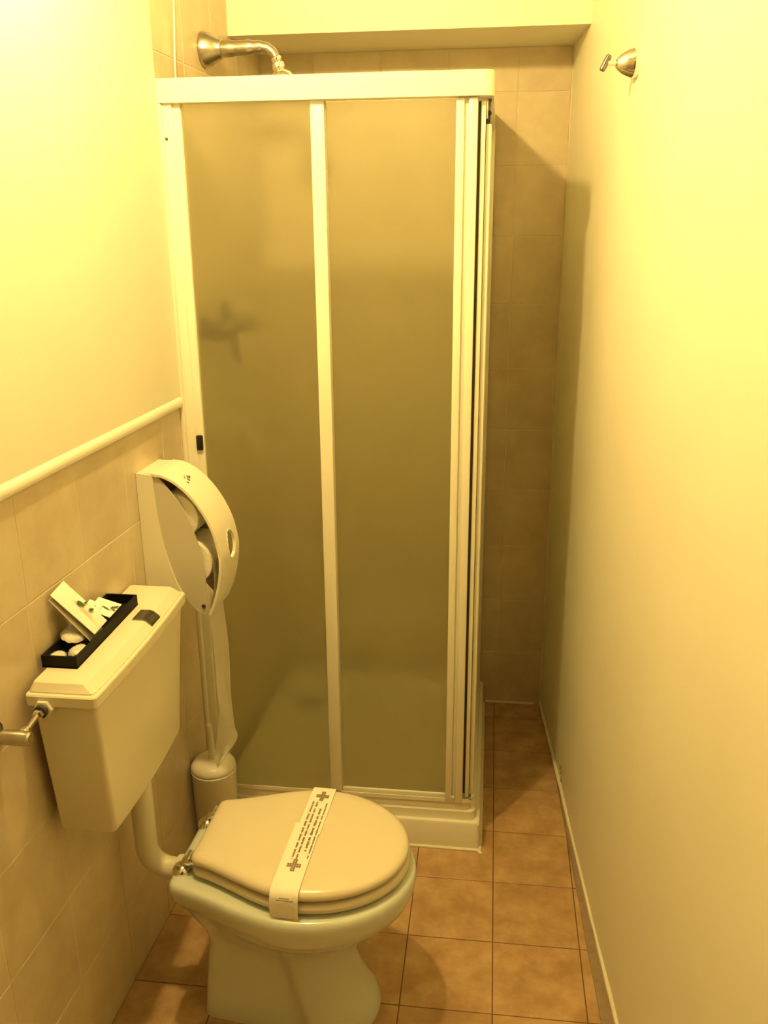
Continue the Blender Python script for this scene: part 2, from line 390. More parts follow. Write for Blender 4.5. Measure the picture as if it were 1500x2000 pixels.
# wall profiles
prs = ep('wall_profile', B((lxw(EY)+.001, EY, .1156), (-.716, EY+.034, 1.90), bev=.003), M['alu'])
ep('sealant', B((lxw(EY)-.001, EY-.0125, .1156), (lxw(EY)+.010, EY+.002, 1.893), bev=.003), M['caulk'], prs)
ep('screw', lathe(bmesh.new(), [(.0035, 0), (.0035, .001), (.001, .0015)], (-.7315, EY-.0003, 1.822), (0, -1, 0), 12), M['dchrome'], prs)
ep('wall_profile', B((-.047, D-.042, .1156), (-.0115, D-.003, 1.90), bev=.002), M['alu'])
# fixed front panel
fp = ep('fixed_front_panel', B((-.719, EY+.006, .135), (-.6985, EY+.028, 1.90), bev=.002), M['alu'])
ep('pane', B((-.700, EY+.014, .14), (-.392, EY+.0175, 1.896)), M['glass'], fp)
ep('stopper', B((-.7155, EY-.002, 1.113), (-.7005, EY+.010, 1.150), bev=.003), M['dark'], fp)
# sliding front door
fd = ep('sliding_front_door', B((-.4085, EY+.006, .138), (-.3775, EY+.032, 1.896), bev=.0025), M['alu'])
ep('pane', B((-.383, EY+.024, .15), (-.086, EY+.0275, 1.892)), M['glass'], fd)
ep('door_seal', B((-.3780, EY+.016, .14), (-.3755, EY+.024, 1.892)), M['greypl'], fd)
bm = bmesh.new()
box(bm, (-.0925, EY+.004, .140), (-.075, EY+.034, 1.892), bev=.003); box(bm, (-.077, EY+.012, .140), (-.064, EY+.034, 1.892)); box(bm, (-.066, EY+.002, .140), (-.046, EY+.034, 1.892), bev=.004)
ep('closing_stile', bm, M['alu'], fd)
ep('bottom_bar', B((-.38, EY+.018, .138), (-.09, EY+.032, .156), bev=.002), M['alu'], fd)
ep('screw', lathe(bmesh.new(), [(.005, 0), (.005, .002), (.002, .004)], (-.072, EY+.004, .158), (0, -1, 0), 14), M['alu'], fd)
# sliding side door and fixed side panel
sdr = ep('sliding_side_door', B((-.0400, EY+.018, .150), (-.0295, EY+.058, 1.886), bev=.002), M['alu'])
ep('outer_stile', B((-.0285, EY+.030, .150), (-.0172, EY+.075, 1.842), bev=.002), M['alu'], sdr)
ep('pane', B((-.0305, EY+.058, .155), (-.027, 2.46, 1.88)), M['glass'], sdr)
ep('seal', B((-.0460, EY+.022, .160), (-.0395, EY+.036, 1.886)), M['rubber'], sdr)
ep('seal', B((-.0295, EY+.036, .160), (-.0285, EY+.05, 1.886)), M['rubber'], sdr)
ep('middle_stile', B((-.034, 2.44, .150), (-.0205, 2.47, 1.886), bev=.002), M['alu'], sdr)
rb = ep('roller_bracket', B((-.0290, EY+.050, 1.838), (-.0165, EY+.085, 1.893), bev=.002), M['dchrome'], sdr)
ep('roller', lathe(bmesh.new(), [(.005, 0), (.005, .004), (.003, .005)], (-.0225, EY+.050, 1.865), (0, -1, 0), 18), M['dark'], rb)
rb = ep('roller_bracket', B((-.0290, EY+.028, 1.852), (-.0255, EY+.048, 1.893), bev=.001), M['chrome'], sdr)
fs = ep('fixed_side_panel', B((-.031, 2.455, .138), (-.0185, 2.478, 1.896), bev=.002), M['alu'])
ep('pane', B((-.0255, 2.475, .14), (-.022, D-.03, 1.896)), M['glass'], fs)
ep('guide_block', B((-.030, EY+.076, .140), (-.0185, EY+.11, .176), bev=.002), M['greypl'], sdr)

# ---------------------------------------------------------------- shower head, mixer, cord
pw = Wd(.0, 1.162, 2.052)
sh = thing('wall_shower', 'worn chrome shower arm and head above the cabin rail', 'shower head', pw)
P = lambda dx, dy=0, dz=0: pw+Vector((dx, -.0414*dx+dy, dz))
obj('wall_flange', lathe(bmesh.new(), [(.040, 0), (.041, .003), (.040, .008), (.037, .02), (.030, .032), (.024, .042), (.022, .050), (.019, .052)], pw, (1, -.0414, 0), 40), M['nickel'], sh, 40, off=pw)
obj('arm', tube(bmesh.new(), smooth_path([P(.03), P(.08), P(.128, 0, .001), P(.150, 0, .001), P(.168, 0, -.004), P(.180, 0, -.014), P(.185, 0, -.023)], 6), [.0195]*6+[.0175]*6+[.015]*6+[.013]*6+[.0115]*6+[.0105]*6+[.0105], 20), M['nickel'], sh, 60, off=pw)
hx = P(.187, 0, -.027); ax = Vector((.25, 0, -1)).normalized()
obj('swivel_nut', lathe(bmesh.new(), [(.010, -.006), (.013, -.003), (.013, .004), (.011, .007), (.0155, .010), (.0165, .018), (.0155, .026), (.012, .030)], hx, ax, 20), M['chrome'], sh, 40, off=pw)
obj('head', lathe(bmesh.new(), [(.010, .026), (.018, .029), (.026, .035), (.031, .044), (.033, .055), (.033, .062), (.030, .065), (0, .064)], hx, ax, 36), M['chrome'], sh, 40, off=pw)

M['bronze'] = mat('dark_bronze', (.07, .06, .045), .35, 1)
mw = Wd(0, 1.12, 1.385)
mx = thing('shower_mixer', 'dark metal shower mixer blurred behind the frosted panel', 'mixer tap', mw)
Q = lambda lx, ly, dz: Wd(lx, 1.12+ly, 1.385+dz)
for s in (-1, 1):
    obj('wall_rose', lathe(bmesh.new(), [(.032, 0), (.032, .004), (.022, .014), (.014, .016), (.014, .05)], Q(0, s*.075, 0), (1, -.0414, 0), 28), M['bronze'], mx, 40, off=mw)
    obj('handle', lathe(bmesh.new(), [(.016, 0), (.024, .006), (.026, .02), (.022, .034), (.012, .04)], Q(.055, s*.105, 0), Wd(0, s, 0)-Wd(0, 0, 0), 20), M['bronze'], mx, 40, off=mw)
obj('body', tube(bmesh.new(), [Q(.055, -.11, 0), Q(.055, -.05, 0), Q(.055, 0, 0), Q(.055, .05, 0), Q(.055, .11, 0)], [.018, .021, .024, .021, .018], 24), M['bronze'], mx, 50, off=mw)
obj('riser_pipe', tube(bmesh.new(), smooth_path([Q(.055, 0, -.02), Q(.055, 0, -.06), Q(.05, .03, -.10), Q(.025, .06, -.06), Q(.012, .06, .06)]), .008), M['bronze'], mx, 50, off=mw)

cw = Wd(.006, .955, 1.1)
cdo = thing('pull_cord', 'thin white pull cord hanging by the tiles above the shower rail', 'cord', cw)
obj('string', tube(bmesh.new(), smooth_path([Wd(.0085, .985, CEIL-.03), Wd(.0085, .974, 2.3), Wd(.0085, .964, 2.1), Wd(.0085, .945, 1.96), Wd(.0085, .94, 1.6), Wd(.0085, .94, 1.16)], 8), .0021, 8), M['cord'], cdo, 60, off=cw)
obj('ceiling_eye', lathe(bmesh.new(), [(.012, 0), (.012, .02), (.006, .032)], Wd(.014, .985, CEIL), (0, 0, -1), 16), M['cord'], cdo, 40, off=cw)
obj('bell_knob', lathe(bmesh.new(), [(.003, 0), (.007, .006), (.010, .03), (.008, .04)], Wd(.011, .94, 1.165), (0, 0, -1), 16), M['cord'], cdo, 40, off=cw)

# ---------------------------------------------------------------- robe hook on the right wall
hb = Vector((rx(2.004)-.003, 2.004, 1.942)); hn = Vector((-1, -.0762, 0)).normalized()
hk = thing('robe_hook', 'small chrome robe hook with bell shaped base on right wall', 'hook', hb)
obj('base', lathe(bmesh.new(), [(.027, -.010), (.0285, .002), (.0275, .005), (.0265, .007), (.024, .014), (.019, .024), (.012, .033), (.007, .0365), (.005, .037)], hb, hn, 40), M['chrome'], hk, 40, off=hb)
obj('stem', lathe(bmesh.new(), [(.0055, .030), (.0055, .052)], hb, hn, 16), M['chrome'], hk, 40, off=hb)
kn = hb+hn*.056; ka = (hn*.62+Vector((0, 0, .5))+Vector((0, 0, 0))).normalized(); ka = Vector((-ka.z, 0, ka.x*-1)) if False else Vector((-.45, 0, -.9)).normalized()
obj('knob', lathe(bmesh.new(), [(.004, -.016), (.0058, -.014), (.0062, 0), (.0058, .014), (.004, .016)], kn, ka, 20), M['dchrome'], hk, 40, off=hb)

# ---------------------------------------------------------------- toilet
tc = Wd(.38, .325, 0)
toilet = thing('toilet', 'white ceramic toilet with closed cream lid and chrome hinges', 'toilet', tc, LTH)
def outline(xb, xf, hw, hb_, cx, z, nf=16, nr=24, ef=2.0):
    """egg outline, x along the toilet axis (distance from wall), relative to x=.38"""
    h = []
    for k in range(nf+1):
        a = math.pi/2*k/nf; h.append((cx+(xf-cx)*math.cos(a)**(2/ef), hw*math.sin(a)**(2/ef)))
    r = .022
    for k in range(1, nr+1):
        t = k/nr; xx = cx+(xb+r-cx)*t; s = t*t*(3-2*t)*.55+t*t*.45; h.append((xx, hw+(hb_-hw)*s))
    for k in range(1, 5):
        a = math.pi/2*k/4; h.append((xb+r-r*math.sin(a), hb_-r+r*math.cos(a)))
    pts = h+[(x, -y) for x, y in h[::-1] if y > 1e-9]
    return [(x-.38, y) for x, y in pts]
def ring_(par, z, d=0):
    p = outline(*par, z); p = p if area2(p) > 0 else p[::-1]
    if d > .02:                                                     # big insets: shrink about the middle
        cx_ = (par[0]+par[1])/2-.38; kx = 1-2*d/(par[1]-par[0]); ky = 1-d/par[2]; p = [(cx_+(x-cx_)*kx, y*ky) for x, y in p]
    elif d: p = inset(p, d)
    if z < .24:                                                     # trapway: the rear of the pedestal is set back behind a curved edge
        xs = .445-.30*min(z, .2)-.38; k = min(1, max(0, (.245-z)/.06))
        p = [(x, y*(1-.15*k*min(1, max(0, (xs-x)/.022)))) for x, y in p]
    return [(x, y, z) for x, y in p]
bm = bmesh.new()
S = [((.190, .566, .116, .098, .44), 0, 0), ((.190, .566, .116, .098, .44), .012, 0), ((.192, .556, .112, .096, .44), .03, 0), ((.194, .526, .103, .086, .43), .08, 0), ((.200, .512, .097, .082, .42), .14, 0),
     ((.206, .510, .098, .082, .41), .19, 0), ((.202, .530, .112, .086, .41), .23, 0), ((.184, .572, .140, .090, .41), .262, 0), ((.172, .612, .167, .096, .415), .29, 0), ((.162, .634, .182, .112, .42), .315, 0),
     ((.152, .642, .187, .120, .42), .335, 0), ((.149, .644, .188, .123, .42), .352, 0), ((.149, .644, .188, .124, .42), .362, .0008), ((.149, .644, .188, .124, .42), .370, .003), ((.149, .644, .188, .124, .42), .3740, .008), ((.149, .644, .188, .124, .42), .3755, .016)]
loft(bm, [ring_(p, z, d) for p, z, d in S]); obj('bowl', bm, M['ceramic'], toilet, 50)
bm = bmesh.new(); par = (.197, .632, .170, .104, .425)
loft(bm, [ring_(par, z, d) for z, d in ((.381, .012), (.383, .005), (.388, .001), (.394, 0), (.399, .002), (.4025, .007), (.404, .016))]); obj('seat', bm, M['seat'], toilet, 60)
for (sx, sy) in ((.56, .06), (.56, -.06), (.26, .09), (.26, -.09)):
    obj('seat_bumper', B((sx-.38-.012, sy-.006, .3745), (sx-.38+.012, sy+.006, .383), bev=.002), M['cistern'], toilet, 40)
bm = bmesh.new(); par = (.194, .629, .168, .103, .425)
LIDP = par
loft(bm, [ring_(par, z, d) for z, d in ((.4085, .014), (.410, .006), (.414, .001), (.420, 0), (.426, .003), (.430, .009), (.4325, .018), (.434, .04), (.435, .075), (.4355, .11))]); lid = obj('lid', bm, M['seat'], toilet, 60)
for s in (-1, 1):
    hg = obj('hinge', lathe(bmesh.new(), [(.020, 0), (.0205, .003), (.018, .009), (.012, .014), (.004, .016), (0, .016)], (.168-.38, s*.074, .3752), (0, 0, 1), 28), M['chrome'], toilet, 50)
    obj('hinge_post', tube(bmesh.new(), smooth_path([(.170-.38, s*.074, .385), (.175-.38, s*.074, .398), (.184-.38, s*.074, .408), (.200-.38, s*.074, .411)], 4), .0065, 14), M['chrome'], hg, 50)
    obj('hinge_barrel', lathe(bmesh.new(), [(.004, -.016), (.0085, -.014), (.0085, .014), (.004, .016)], (.186-.38, s*.074, .408), (0, 1, 0), 20), M['chrome'], hg, 40)

# ---------------------------------------------------------------- paper band over the lid
bandx = (.386, .443)
bd = thing('hygiene_band', 'white paper hygiene band with brown crosses across the toilet lid', 'paper band', Wd(.38, .325, .436), LTH)
path = [(-.1765, .379), (-.1765, .394), (-.1755, .408), (-.1738, .4200), (-.1695, .4285), (-.162, .4335), (-.15, .4353), (-.12, .4366), (-.06, .4374), (0, .4376), (.06, .4374), (.12, .4366), (.15, .4353), (.162, .4335), (.1695, .4285), (.1738, .42), (.1755, .408), (.1765, .394), (.1765, .379)]
def band(x0, x1, pts, lift=0):
    bm = bmesh.new(); z0 = .436
    rr = []
    for (y, z) in pts:
        rr.append([(x0-.38, y, z-z0+lift), (x1-.38, y, z-z0+lift)])
    top_ = [[bm.verts.new(p) for p in r] for r in rr]
    cen = Vector((0, 0, .40-z0))
    low = []
    for (y, z), r in zip(pts, rr):
        d = Vector((0, y*.55, z-.38)).normalized()*.0004; low.append([bm.verts.new(Vector(p)-d) for p in r])
    for a, b, c, d in zip(top_, top_[1:], low, low[1:]):
        bm.faces.new((a[0], a[1], b[1], b[0])); bm.faces.new((d[0], d[1], c[1], c[0])); bm.faces.new((a[0], b[0], d[0], c[0])); bm.faces.new((b[1], a[1], c[1], d[1]))
    bm.faces.new((top_[0][0], low[0][0], low[0][1], top_[0][1])); bm.faces.new((top_[-1][1], low[-1][1], low[-1][0], top_[-1][0]))
    return bm
obj('strip', band(.392, .443, path[9:], .0), M['paper'], bd, 50)
obj('strip', band(.384, .440, path[:9]+[(.01, .4376), (.03, .4375)], .0006), M['paper'], bd, 50)
def on_band(y):                     # height of the band above y, in the band's frame
    for (a, za), (b, zb) in zip(path, path[1:]):
        if a <= y <= b and b > a: return za+(zb-za)*(y-a)/(b-a)-.436
    return .4376-.436
def print_block(bm, x0, x1, y0, y1, lift=.0011):
    v = [bm.verts.new((x, y, on_band(y)+lift)) for x, y in ((x0-.38, y0), (x1-.38, y0), (x1-.38, y1), (x0-.38, y1))]; bm.faces.new(v)
for cx_, cy_ in ((.4195, .128), (.4135, -.098)):
    bm = bmesh.new(); c = .0048
    for i in range(6):
        for j in range(6):
            if 2 <= i <= 3 or 2 <= j <= 3: print_block(bm, cx_+(i-3)*c+.0003, cx_+(i-2)*c-.0003, cy_+(j-3)*c*1.2+.0003, cy_+(j-2)*c*1.2-.0003)
    obj('printed_cross', bm, M['ink'], bd)
bm = bmesh.new()
for li, (xc, ya, yb, h) in enumerate(((.4350, .103, -.075, .0038), (.4255, .083, -.055, .0052), (.4135, .106, -.08, .0044), (.4045, .107, -.08, .0046))):
    y = ya
    while y > yb:
        L_ = rnd.uniform(.008, .026); e = y
        while e > max(y-L_, yb):
            gl = rnd.uniform(.0012, .0022); hh = h*rnd.choice((.6, .8, 1, 1)); print_block(bm, xc-hh/2, xc+hh/2, e-gl*.78, e); e -= gl
        y -= L_+rnd.uniform(.003, .007)
obj('printed_text', bm, M['ink'], bd)
bm = bmesh.new()
for k, (a, b) in enumerate(((.404, .422), (.398, .430))):           # small lines where the band turns down
    zc = .4235-.0045*k-.436; yy = -.1752-.0008*k
    x = a
    while x < b:
        gl = rnd.uniform(.001, .002); v = [bm.verts.new(p) for p in ((x-.38, yy, zc), (x+gl-.38, yy, zc), (x+gl-.38, yy+.0004, zc+.0018), (x-.38, yy+.0004, zc+.0018))]; bm.faces.new(v); x += gl*1.25
obj('printed_text', bm, M['ink'], bd)

# ---------------------------------------------------------------- cistern
cb0 = Vector((-.706, 1.465, .585))
cis = thing('cistern', 'cream plastic wall hung toilet cistern with a black tray on it', 'cistern', cb0)
def csec(x0, x1, y0, y1, z, r=.010, bow=.006):
    pts = []; n = 14
    for k in range(n+1):
        t = k/n; pts.append((x1-r*.0+bow*(1-(2*t-1)**2), y0+r+(y1-y0-2*r)*t))
    pts = [(x1-r, y0)]+[(x1-r+r*math.sin(a), y0+r-r*math.cos(a)) for a in (math.pi/6, math.pi/3)]+pts+[(x1-r+r*math.sin(a), y1-r+r*math.cos(a)) for a in (math.pi/3, math.pi/6)]+[(x1-r, y1), (x0+.004, y1), (x0, y1-.004), (x0, y0+.004), (x0+.004, y0)]
    return [(x, y, z) for x, y in pts]
bm = bmesh.new()
loft(bm, [csec(-.752, -.664, 1.288, 1.612, .587), csec(-.757, -.655, 1.279, 1.622, .591), csec(-.758, -.652, 1.276, 1.626, .600), csec(-.760, -.650, 1.263, 1.655, .74), csec(-.762, -.6475, 1.251, 1.684, .872)])
obj('body', bm, M['cistern'], cis, 40, off=cb0)
bm = bmesh.new()
loft(bm, [csec(-.766, -.6440, 1.243, 1.694, .866), csec(-.768, -.6415, 1.240, 1.697, .869), csec(-.768, -.6415, 1.240, 1.697, .886), csec(-.767, -.6425, 1.242, 1.695, .8885), csec(-.764, -.6475, 1.247, 1.690, .8892), csec(-.7635, -.6480, 1.2475, 1.6895, .8915), csec(-.759, -.664, 1.256, 1.682, .9045), csec(-.757, -.670, 1.259, 1.679, .906)])
obj('lid', bm, M['cistern'], cis, 18, off=cb0)
bm = prism(bmesh.new(), [(-.686, .9055), (-.684, .9090), (-.664, .9095), (-.657, .9065), (-.6470, .8985), (-.6450, .8945), (-.650, .8915), (-.664, .902)], 1.508, 1.552, 'y', .0012)
obj('flush_button', bm, M['dchrome'], cis, 40, off=cb0)
obj('bottom_nut', lathe(bmesh.new(), [(.031, 0), (.033, .003), (.033, .028), (.030, .03)], (-.704, 1.505, .560), (0, 0, 1), 10), M['pipe'], cis, 30, off=cb0)

# flush pipe
fb = Vector((-.704, 1.505, .325))
fpz = thing('flush_pipe', 'white plastic elbow pipe from cistern down to toilet bowl', 'pipe', fb)
arc = [(-.704+.055-.055*math.cos(a), 1.505, .380-.055*math.sin(a)) for a in [k*math.pi/16 for k in range(9)]]
obj('pipe', tube(bmesh.new(), [(-.704, 1.505, .575), (-.704, 1.505, .46)]+arc+[(-.632, 1.505, .325)], .0235, 24), M['pipe'], fpz, 50, off=fb)
obj('rubber_collar', lathe(bmesh.new(), [(.025, 0), (.029, .002), (.030, .008), (.030, .020)], (-.640, 1.505, .325), (1, 0, 0), 28), M['pipe'], fpz, 40, off=fb)

# water supply: angle valve on the wall, short chrome tube to the cistern
vb = Vector((lxw(1.162)+.001, 1.162, .856))
val = thing('supply_valve', 'chrome angle valve and short tube feeding the cistern', 'valve', vb)
obj('wall_rose', lathe(bmesh.new(), [(.024, 0), (.024, .003), (.014, .008)], vb, (1, 0, 0), 28), M['nickel'], val, 40, off=vb)
obj('valve_body', lathe(bmesh.new(), [(.009, .004), (.009, .014), (.0125, .016), (.0128, .050), (.0118, .053), (.0118, .060), (.009, .063), (0, .063)], vb, (1, 0, 0), 24), M['nickel'], val, 40, off=vb)
px_ = vb.x+.047
obj('valve_outlet', lathe(bmesh.new(), [(.010, .006), (.010, .015), (.0075, .018)], (px_, 1.162, .858), (0, 1, .12), 20), M['chrome'], val, 40, off=vb)
obj('supply_tube', tube(bmesh.new(), smooth_path([(px_, 1.175, .859), (px_, 1.195, .862), (px_, 1.215, .8645), (px_, 1.236, .865)]), .0052, 16), M['nickel'], val, 50, off=vb)
obj('compression_nut', lathe(bmesh.new(), [(.006, 0), (.0095, .002), (.0095, .010), (.007, .012)], (px_, 1.213, .8645), (0, 1, 0), 6), M['chrome'], val, 30, off=vb)
obj('gasket', lathe(bmesh.new(), [(.0115, .0), (.0115, .008)], (px_, 1.225, .865), (0, 1, 0), 24), M['rubber'], val, 40, off=vb)
obj('plastic_nut', lathe(bmesh.new(), [(.012, 0), (.0165, .0015), (.0165, .012), (.018, .013), (.018, .018)], (px_, 1.232, .865), (0, 1, 0), 6), M['pipe'], val, 25, off=vb)

# ---------------------------------------------------------------- black amenity tray with its contents
tb = Vector((-.7335, 1.4425, .9062))
X0, X1, YA, YB, ZT = -.7665, -.7015, 1.305, 1.580, .929
bm = bmesh.new(); th = .0035
for a, b in (((X0, YA, .9064), (X1, YB, .909)),): box(bm, a, b)
trayo = thing('amenity_tray', 'black rectangular tray on top of the cistern', 'tray', tb)
obj('base', bm, M['black'], trayo, off=tb)
for a, b in (((X0, YA, .9064), (X0+th, YB, ZT)), ((X1-th, YA, .9064), (X1, YB, ZT)), ((X0+th, YA, .9064), (X1-th, YA+th, ZT)), ((X0+th, YB-th, .9064), (X1-th, YB, ZT))):
    obj('side', B(a, b, bev=.0006, seg=1), M['black'], trayo, 30, off=tb)
def bulge(h): return lambda u, v: h*(math.sin(math.pi*min(1, max(0, u)))**.6)*(min(1, math.sin(math.pi*v)*2.2))+.0005*noise.noise(Vector((u*5, v*9, h*900)))
def leaf(P, nrm, u, v, L_, W_, ang, lift, du, dv):
    bm = bmesh.new(); pts = []
    for k in range(12):
        a = 2*math.pi*k/12; x, y = L_*math.cos(a), W_*math.sin(a)*(1-.35*math.cos(a)); pts.append((x*math.cos(ang)-y*math.sin(ang), x*math.sin(ang)+y*math.cos(ang)))
    c = P(u, v)
    bm.faces.new([bm.verts.new(c+du*x+dv*y+nrm*lift) for x, y in pts]); return bm
# under packet then the printed packet leaning on the wall
cor2 = [(-.7685, 1.358, 1.010), (-.7690, 1.411, 1.014), (-.715, 1.445, .9155), (-.714, 1.391, .9135)]
bm, P2, n2 = sheet(cor2, 8, 14, bulge(.0022), .0012); c2 = Vector(cor2[3])
sx2 = obj('under_sachet', bm, M['greypl'], None, 60); tag(sx2, 'greyish sachet hidden under the leaning white sachet in black tray', 'sachet')
cor = [(-.765, 1.360, 1.019), (-.766, 1.414, 1.024), (-.7085, 1.450, .9310), (-.708, 1.394, .9295)]
bm, P1, n1 = sheet(cor, 8, 14, bulge(.0026), .0012)
if n1.x < 0: n1 = -n1
s1 = obj('leaning_sachet', bm, M['paper'], None, 60); tag(s1, 'large white sachet with green leaf print leaning on tiled wall', 'sachet')
du = (Vector(cor[1])-Vector(cor[0])).normalized(); dv = (Vector(cor[3])-Vector(cor[0])).normalized()
for (u, v, L_, W_, ang) in ((.60, .46, .0092, .0054, 1.2), (.82, .51, .0056, .0024, .2), (.74, .66, .0070, .0038, .35)):
    obj('leaf_print', leaf(P1, n1, u, v, L_, W_, ang, .0058, du, dv), M['green'], s1)
for k, (u, v0, v1) in enumerate(((.50, .34, .74), (.42, .46, .80))):
    bm = bmesh.new(); y = v0
    while y < v1:
        g_ = rnd.uniform(.008, .018); a = P1(u, y); b = P1(u, y+g_*.8); hw = du*.0009
        bm.faces.new([bm.verts.new(p+n1*.0056) for p in (a-hw, a+hw, b+hw, b-hw)]); y += g_
    obj('text_print', bm, M['redink'], s1)
corc = [(-.7555, 1.523, .9455), (-.7085, 1.520, .9330), (-.7080, 1.462, .9315), (-.752, 1.468, .9430)]
bm, P3, n3 = sheet(corc, 8, 8, bulge(.0012), .001)
if n3.z < 0: n3 = -n3
s3 = obj('flat_sachet', bm, M['paper'], None, 60); tag(s3, 'small white sachet with olive branch print lying in black tray', 'sachet')
du3 = (Vector(corc[1])-Vector(corc[0])).normalized(); dv3 = (Vector(corc[3])-Vector(corc[0])).normalized()
for (u, v, L_, W_, ang, mm) in ((.62, .60, .0095, .0018, .35, 'green'), (.80, .50, .0085, .0011, 1.45, 'green'), (.88, .38, .011, .0022, 2.3, 'inkdark'), (.93, .55, .0035, .0025, .3, 'inkdark')):
    obj('leaf_print', leaf(P3, n3, u, v, L_, W_, ang, .0034, du3, dv3), M[mm], s3)
corb = [(-.7620, 1.498, .951), (-.734, 1.494, .944), (-.730, 1.448, .9385), (-.758, 1.452, .948)]
bm, P4, n4 = sheet(corb, 6, 6, bulge(.001), .001)
if n4.z < 0: n4 = -n4
s4 = obj('middle_sachet', bm, M['paper'], None, 60); tag(s4, 'white sachet with one dark dot between the two printed sachets', 'sachet')
obj('dot_print', leaf(P4, n4, .62, .38, .0018, .0018, 0, .0024, Vector((1, 0, 0)), Vector((0, 1, 0))), M['green'], s4)
def soap(name, label, c, rx_, ry_, h, seed, tilt):
    bm = bmesh.new(); bmesh.ops.create_uvsphere(bm, u_segments=24, v_segments=14, radius=1)
    for v in bm.verts:
        n_ = 1+.05*noise.noise(v.co*2.3+Vector((seed, 0, 0))); z = math.copysign(abs(v.co.z)**.6, v.co.z)
        v.co = Vector((v.co.x*rx_*n_, v.co.y*ry_*n_, z*h*n_))
    bmesh.ops.rotate(bm, verts=bm.verts[:], matrix=Matrix.Rotation(tilt, 3, 'Y'))
    root = thing(name, label, 'soap', c); obj('bar', bm, M['soap'], root, 60)
    bm = bmesh.new(); rings = []                                     # crinkled clear wrapper with a frilled rim
    for q, (rr, zz) in enumerate(((.10, h*1.15), (.55, h*1.12), (.95, h*.75), (1.06, h*.15), (1.16, h*.05))):
        rings.append([(rx_*rr*math.cos(a)*(1+.025*math.sin(9*a+seed)), ry_*rr*math.sin(a)*(1+.025*math.sin(9*a+seed)), zz+(.0006*math.sin(11*a+seed)*rr)) for a in [2*math.pi*k/40 for k in range(40)]])
    loft(bm, rings, True, False); bmesh.ops.rotate(bm, verts=bm.verts[:], matrix=Matrix.Rotation(tilt, 3, 'Y')); obj('wrapper', bm, M['cello'], root, 60)
soap('wrapped_soap', 'larger round wrapped soap nearest the tiled wall in the tray', (-.7455, 1.388, .9300), .0190, .0260, .0068, 1.0, .38)
soap('wrapped_soap', 'round wrapped soap against the front side of the black tray', (-.7220, 1.352, .9175), .0135, .0190, .0060, 2.0, -.12)
soap('wrapped_soap', 'small wrapped soap in the near end of the black tray', (-.7480, 1.328, .9165), .0125, .0160, .0055, 3.3, .08)

# ---------------------------------------------------------------- toilet paper dispenser
dz0 = Wd(0, .625, .80)
dsp = thing('paper_dispenser', 'white arched toilet paper dispenser on the tiled wall', 'dispenser', dz0, LTH)
def dl(p): return (p[0], p[1]-.625, p[2]-.80)
NA, FA = .5625, .6875
arcp = [(.036, 1.1320), (.062, 1.1280), (.0900, 1.114), (.1185, 1.089), (.1460, 1.052), (.1680, 1.005), (.1790, .955), (.1800, .925), (.1745, .885), (.1620, .840), (.1470, .805)]
arcs = [(v.x, v.y) for v in smooth_path([(a, b, 0) for a, b in arcp], 5)]
def offs(pts, d):
    out = []
    for i, p in enumerate(pts):
        a = Vector(pts[max(i-1, 0)]); b = Vector(pts[min(i+1, len(pts)-1)]); t = (b-a).normalized(); out.append((p[0]+t.y*d, p[1]-t.x*d))
    return out
inn = offs(arcs, .0055)
bm = bmesh.new(); ny = 12
rings = []
for j in range(ny+1):
    ly = NA+(FA-NA)*j/ny
    rings.append([dl((a, ly, b)) for a, b in arcs]+[dl((a, ly, b)) for a, b in inn[::-1]])
loft(bm, rings)
cov = obj('cover', bm, M['plastic'], dsp, 35)
cut = bmesh.new()                                                     # level window: an oval hole through the front
lathe(cut, [(.5, -.03), (.5, .03)], (0, 0, 0), (1, 0, 0), 32)
for v in cut.verts: v.co = Vector((v.co.x, v.co.y*.046, v.co.z*.068))
bmesh.ops.translate(cut, verts=cut.verts[:], vec=Vector(dl((.178, .640, .952))))
cuto = obj('cutter', cut, None, dsp)
md = cov.modifiers.new('hole', 'BOOLEAN'); md.operation = 'DIFFERENCE'; md.object = cuto; md.solver = 'EXACT'
bpy.context.view_layer.update()
ev = cov.evaluated_get(bpy.context.evaluated_depsgraph_get()); me2 = bpy.data.meshes.new_from_object(ev)
cov.modifiers.clear(); cov.data = me2
for p in me2.polygons: p.use_smooth = True
me2.set_sharp_from_angle(angle=math.radians(35))
bpy.data.objects.remove(cuto)
bm = bmesh.new(); rr = []                                             # raised rim of the oval window
for k in range(36):
    a = 2*math.pi*k/36; zc = .952+.033*math.sin(a); yc = .640+.023*math.cos(a)
    xo = min(((abs(b-zc), a_) for a_, b in arcs if a_ > .12))[1]
    rr.append((xo, yc, zc))
loft(bm, [[dl((x+dx, .640+(y-.640)*s, .952+(z-.952)*s)) for x, y, z in rr] for dx, s in ((-.0055, .93), (.0005, .97), (.0012, 1.03), (.0002, 1.08), (-.002, 1.08))], False, False)
obj('window_rim', bm, M['plastic'], cov, 40)
# printed maker's mark on the top of the arc: three small dark strokes and faint lines
bm = bmesh.new()
def onarc(s, ly, lift=.0004):
    i = s*(len(arcs)-1); k = int(i); t = i-k; a, b = Vector(arcs[k]), Vector(arcs[min(k+1, len(arcs)-1)]); q = a.lerp(b, t); tg = (b-a).normalized(); return Vector(dl((q.x-tg.y*lift, ly, q.y+tg.x*lift)))
for s0, s1_, y0_, y1_ in ((.238, .252, .598, .604), (.222, .244, .611, .616), (.206, .232, .619, .625), (.212, .226, .626, .631), (.204, .214, .606, .610), (.198, .202, .611, .618)):
    bm.faces.new([bm.verts.new(onarc(a, b)) for a, b in ((s0, y0_), (s0, y1_), (s1_, y1_), (s1_, y0_))])
obj('maker_mark', bm, M['inkdark'], cov)
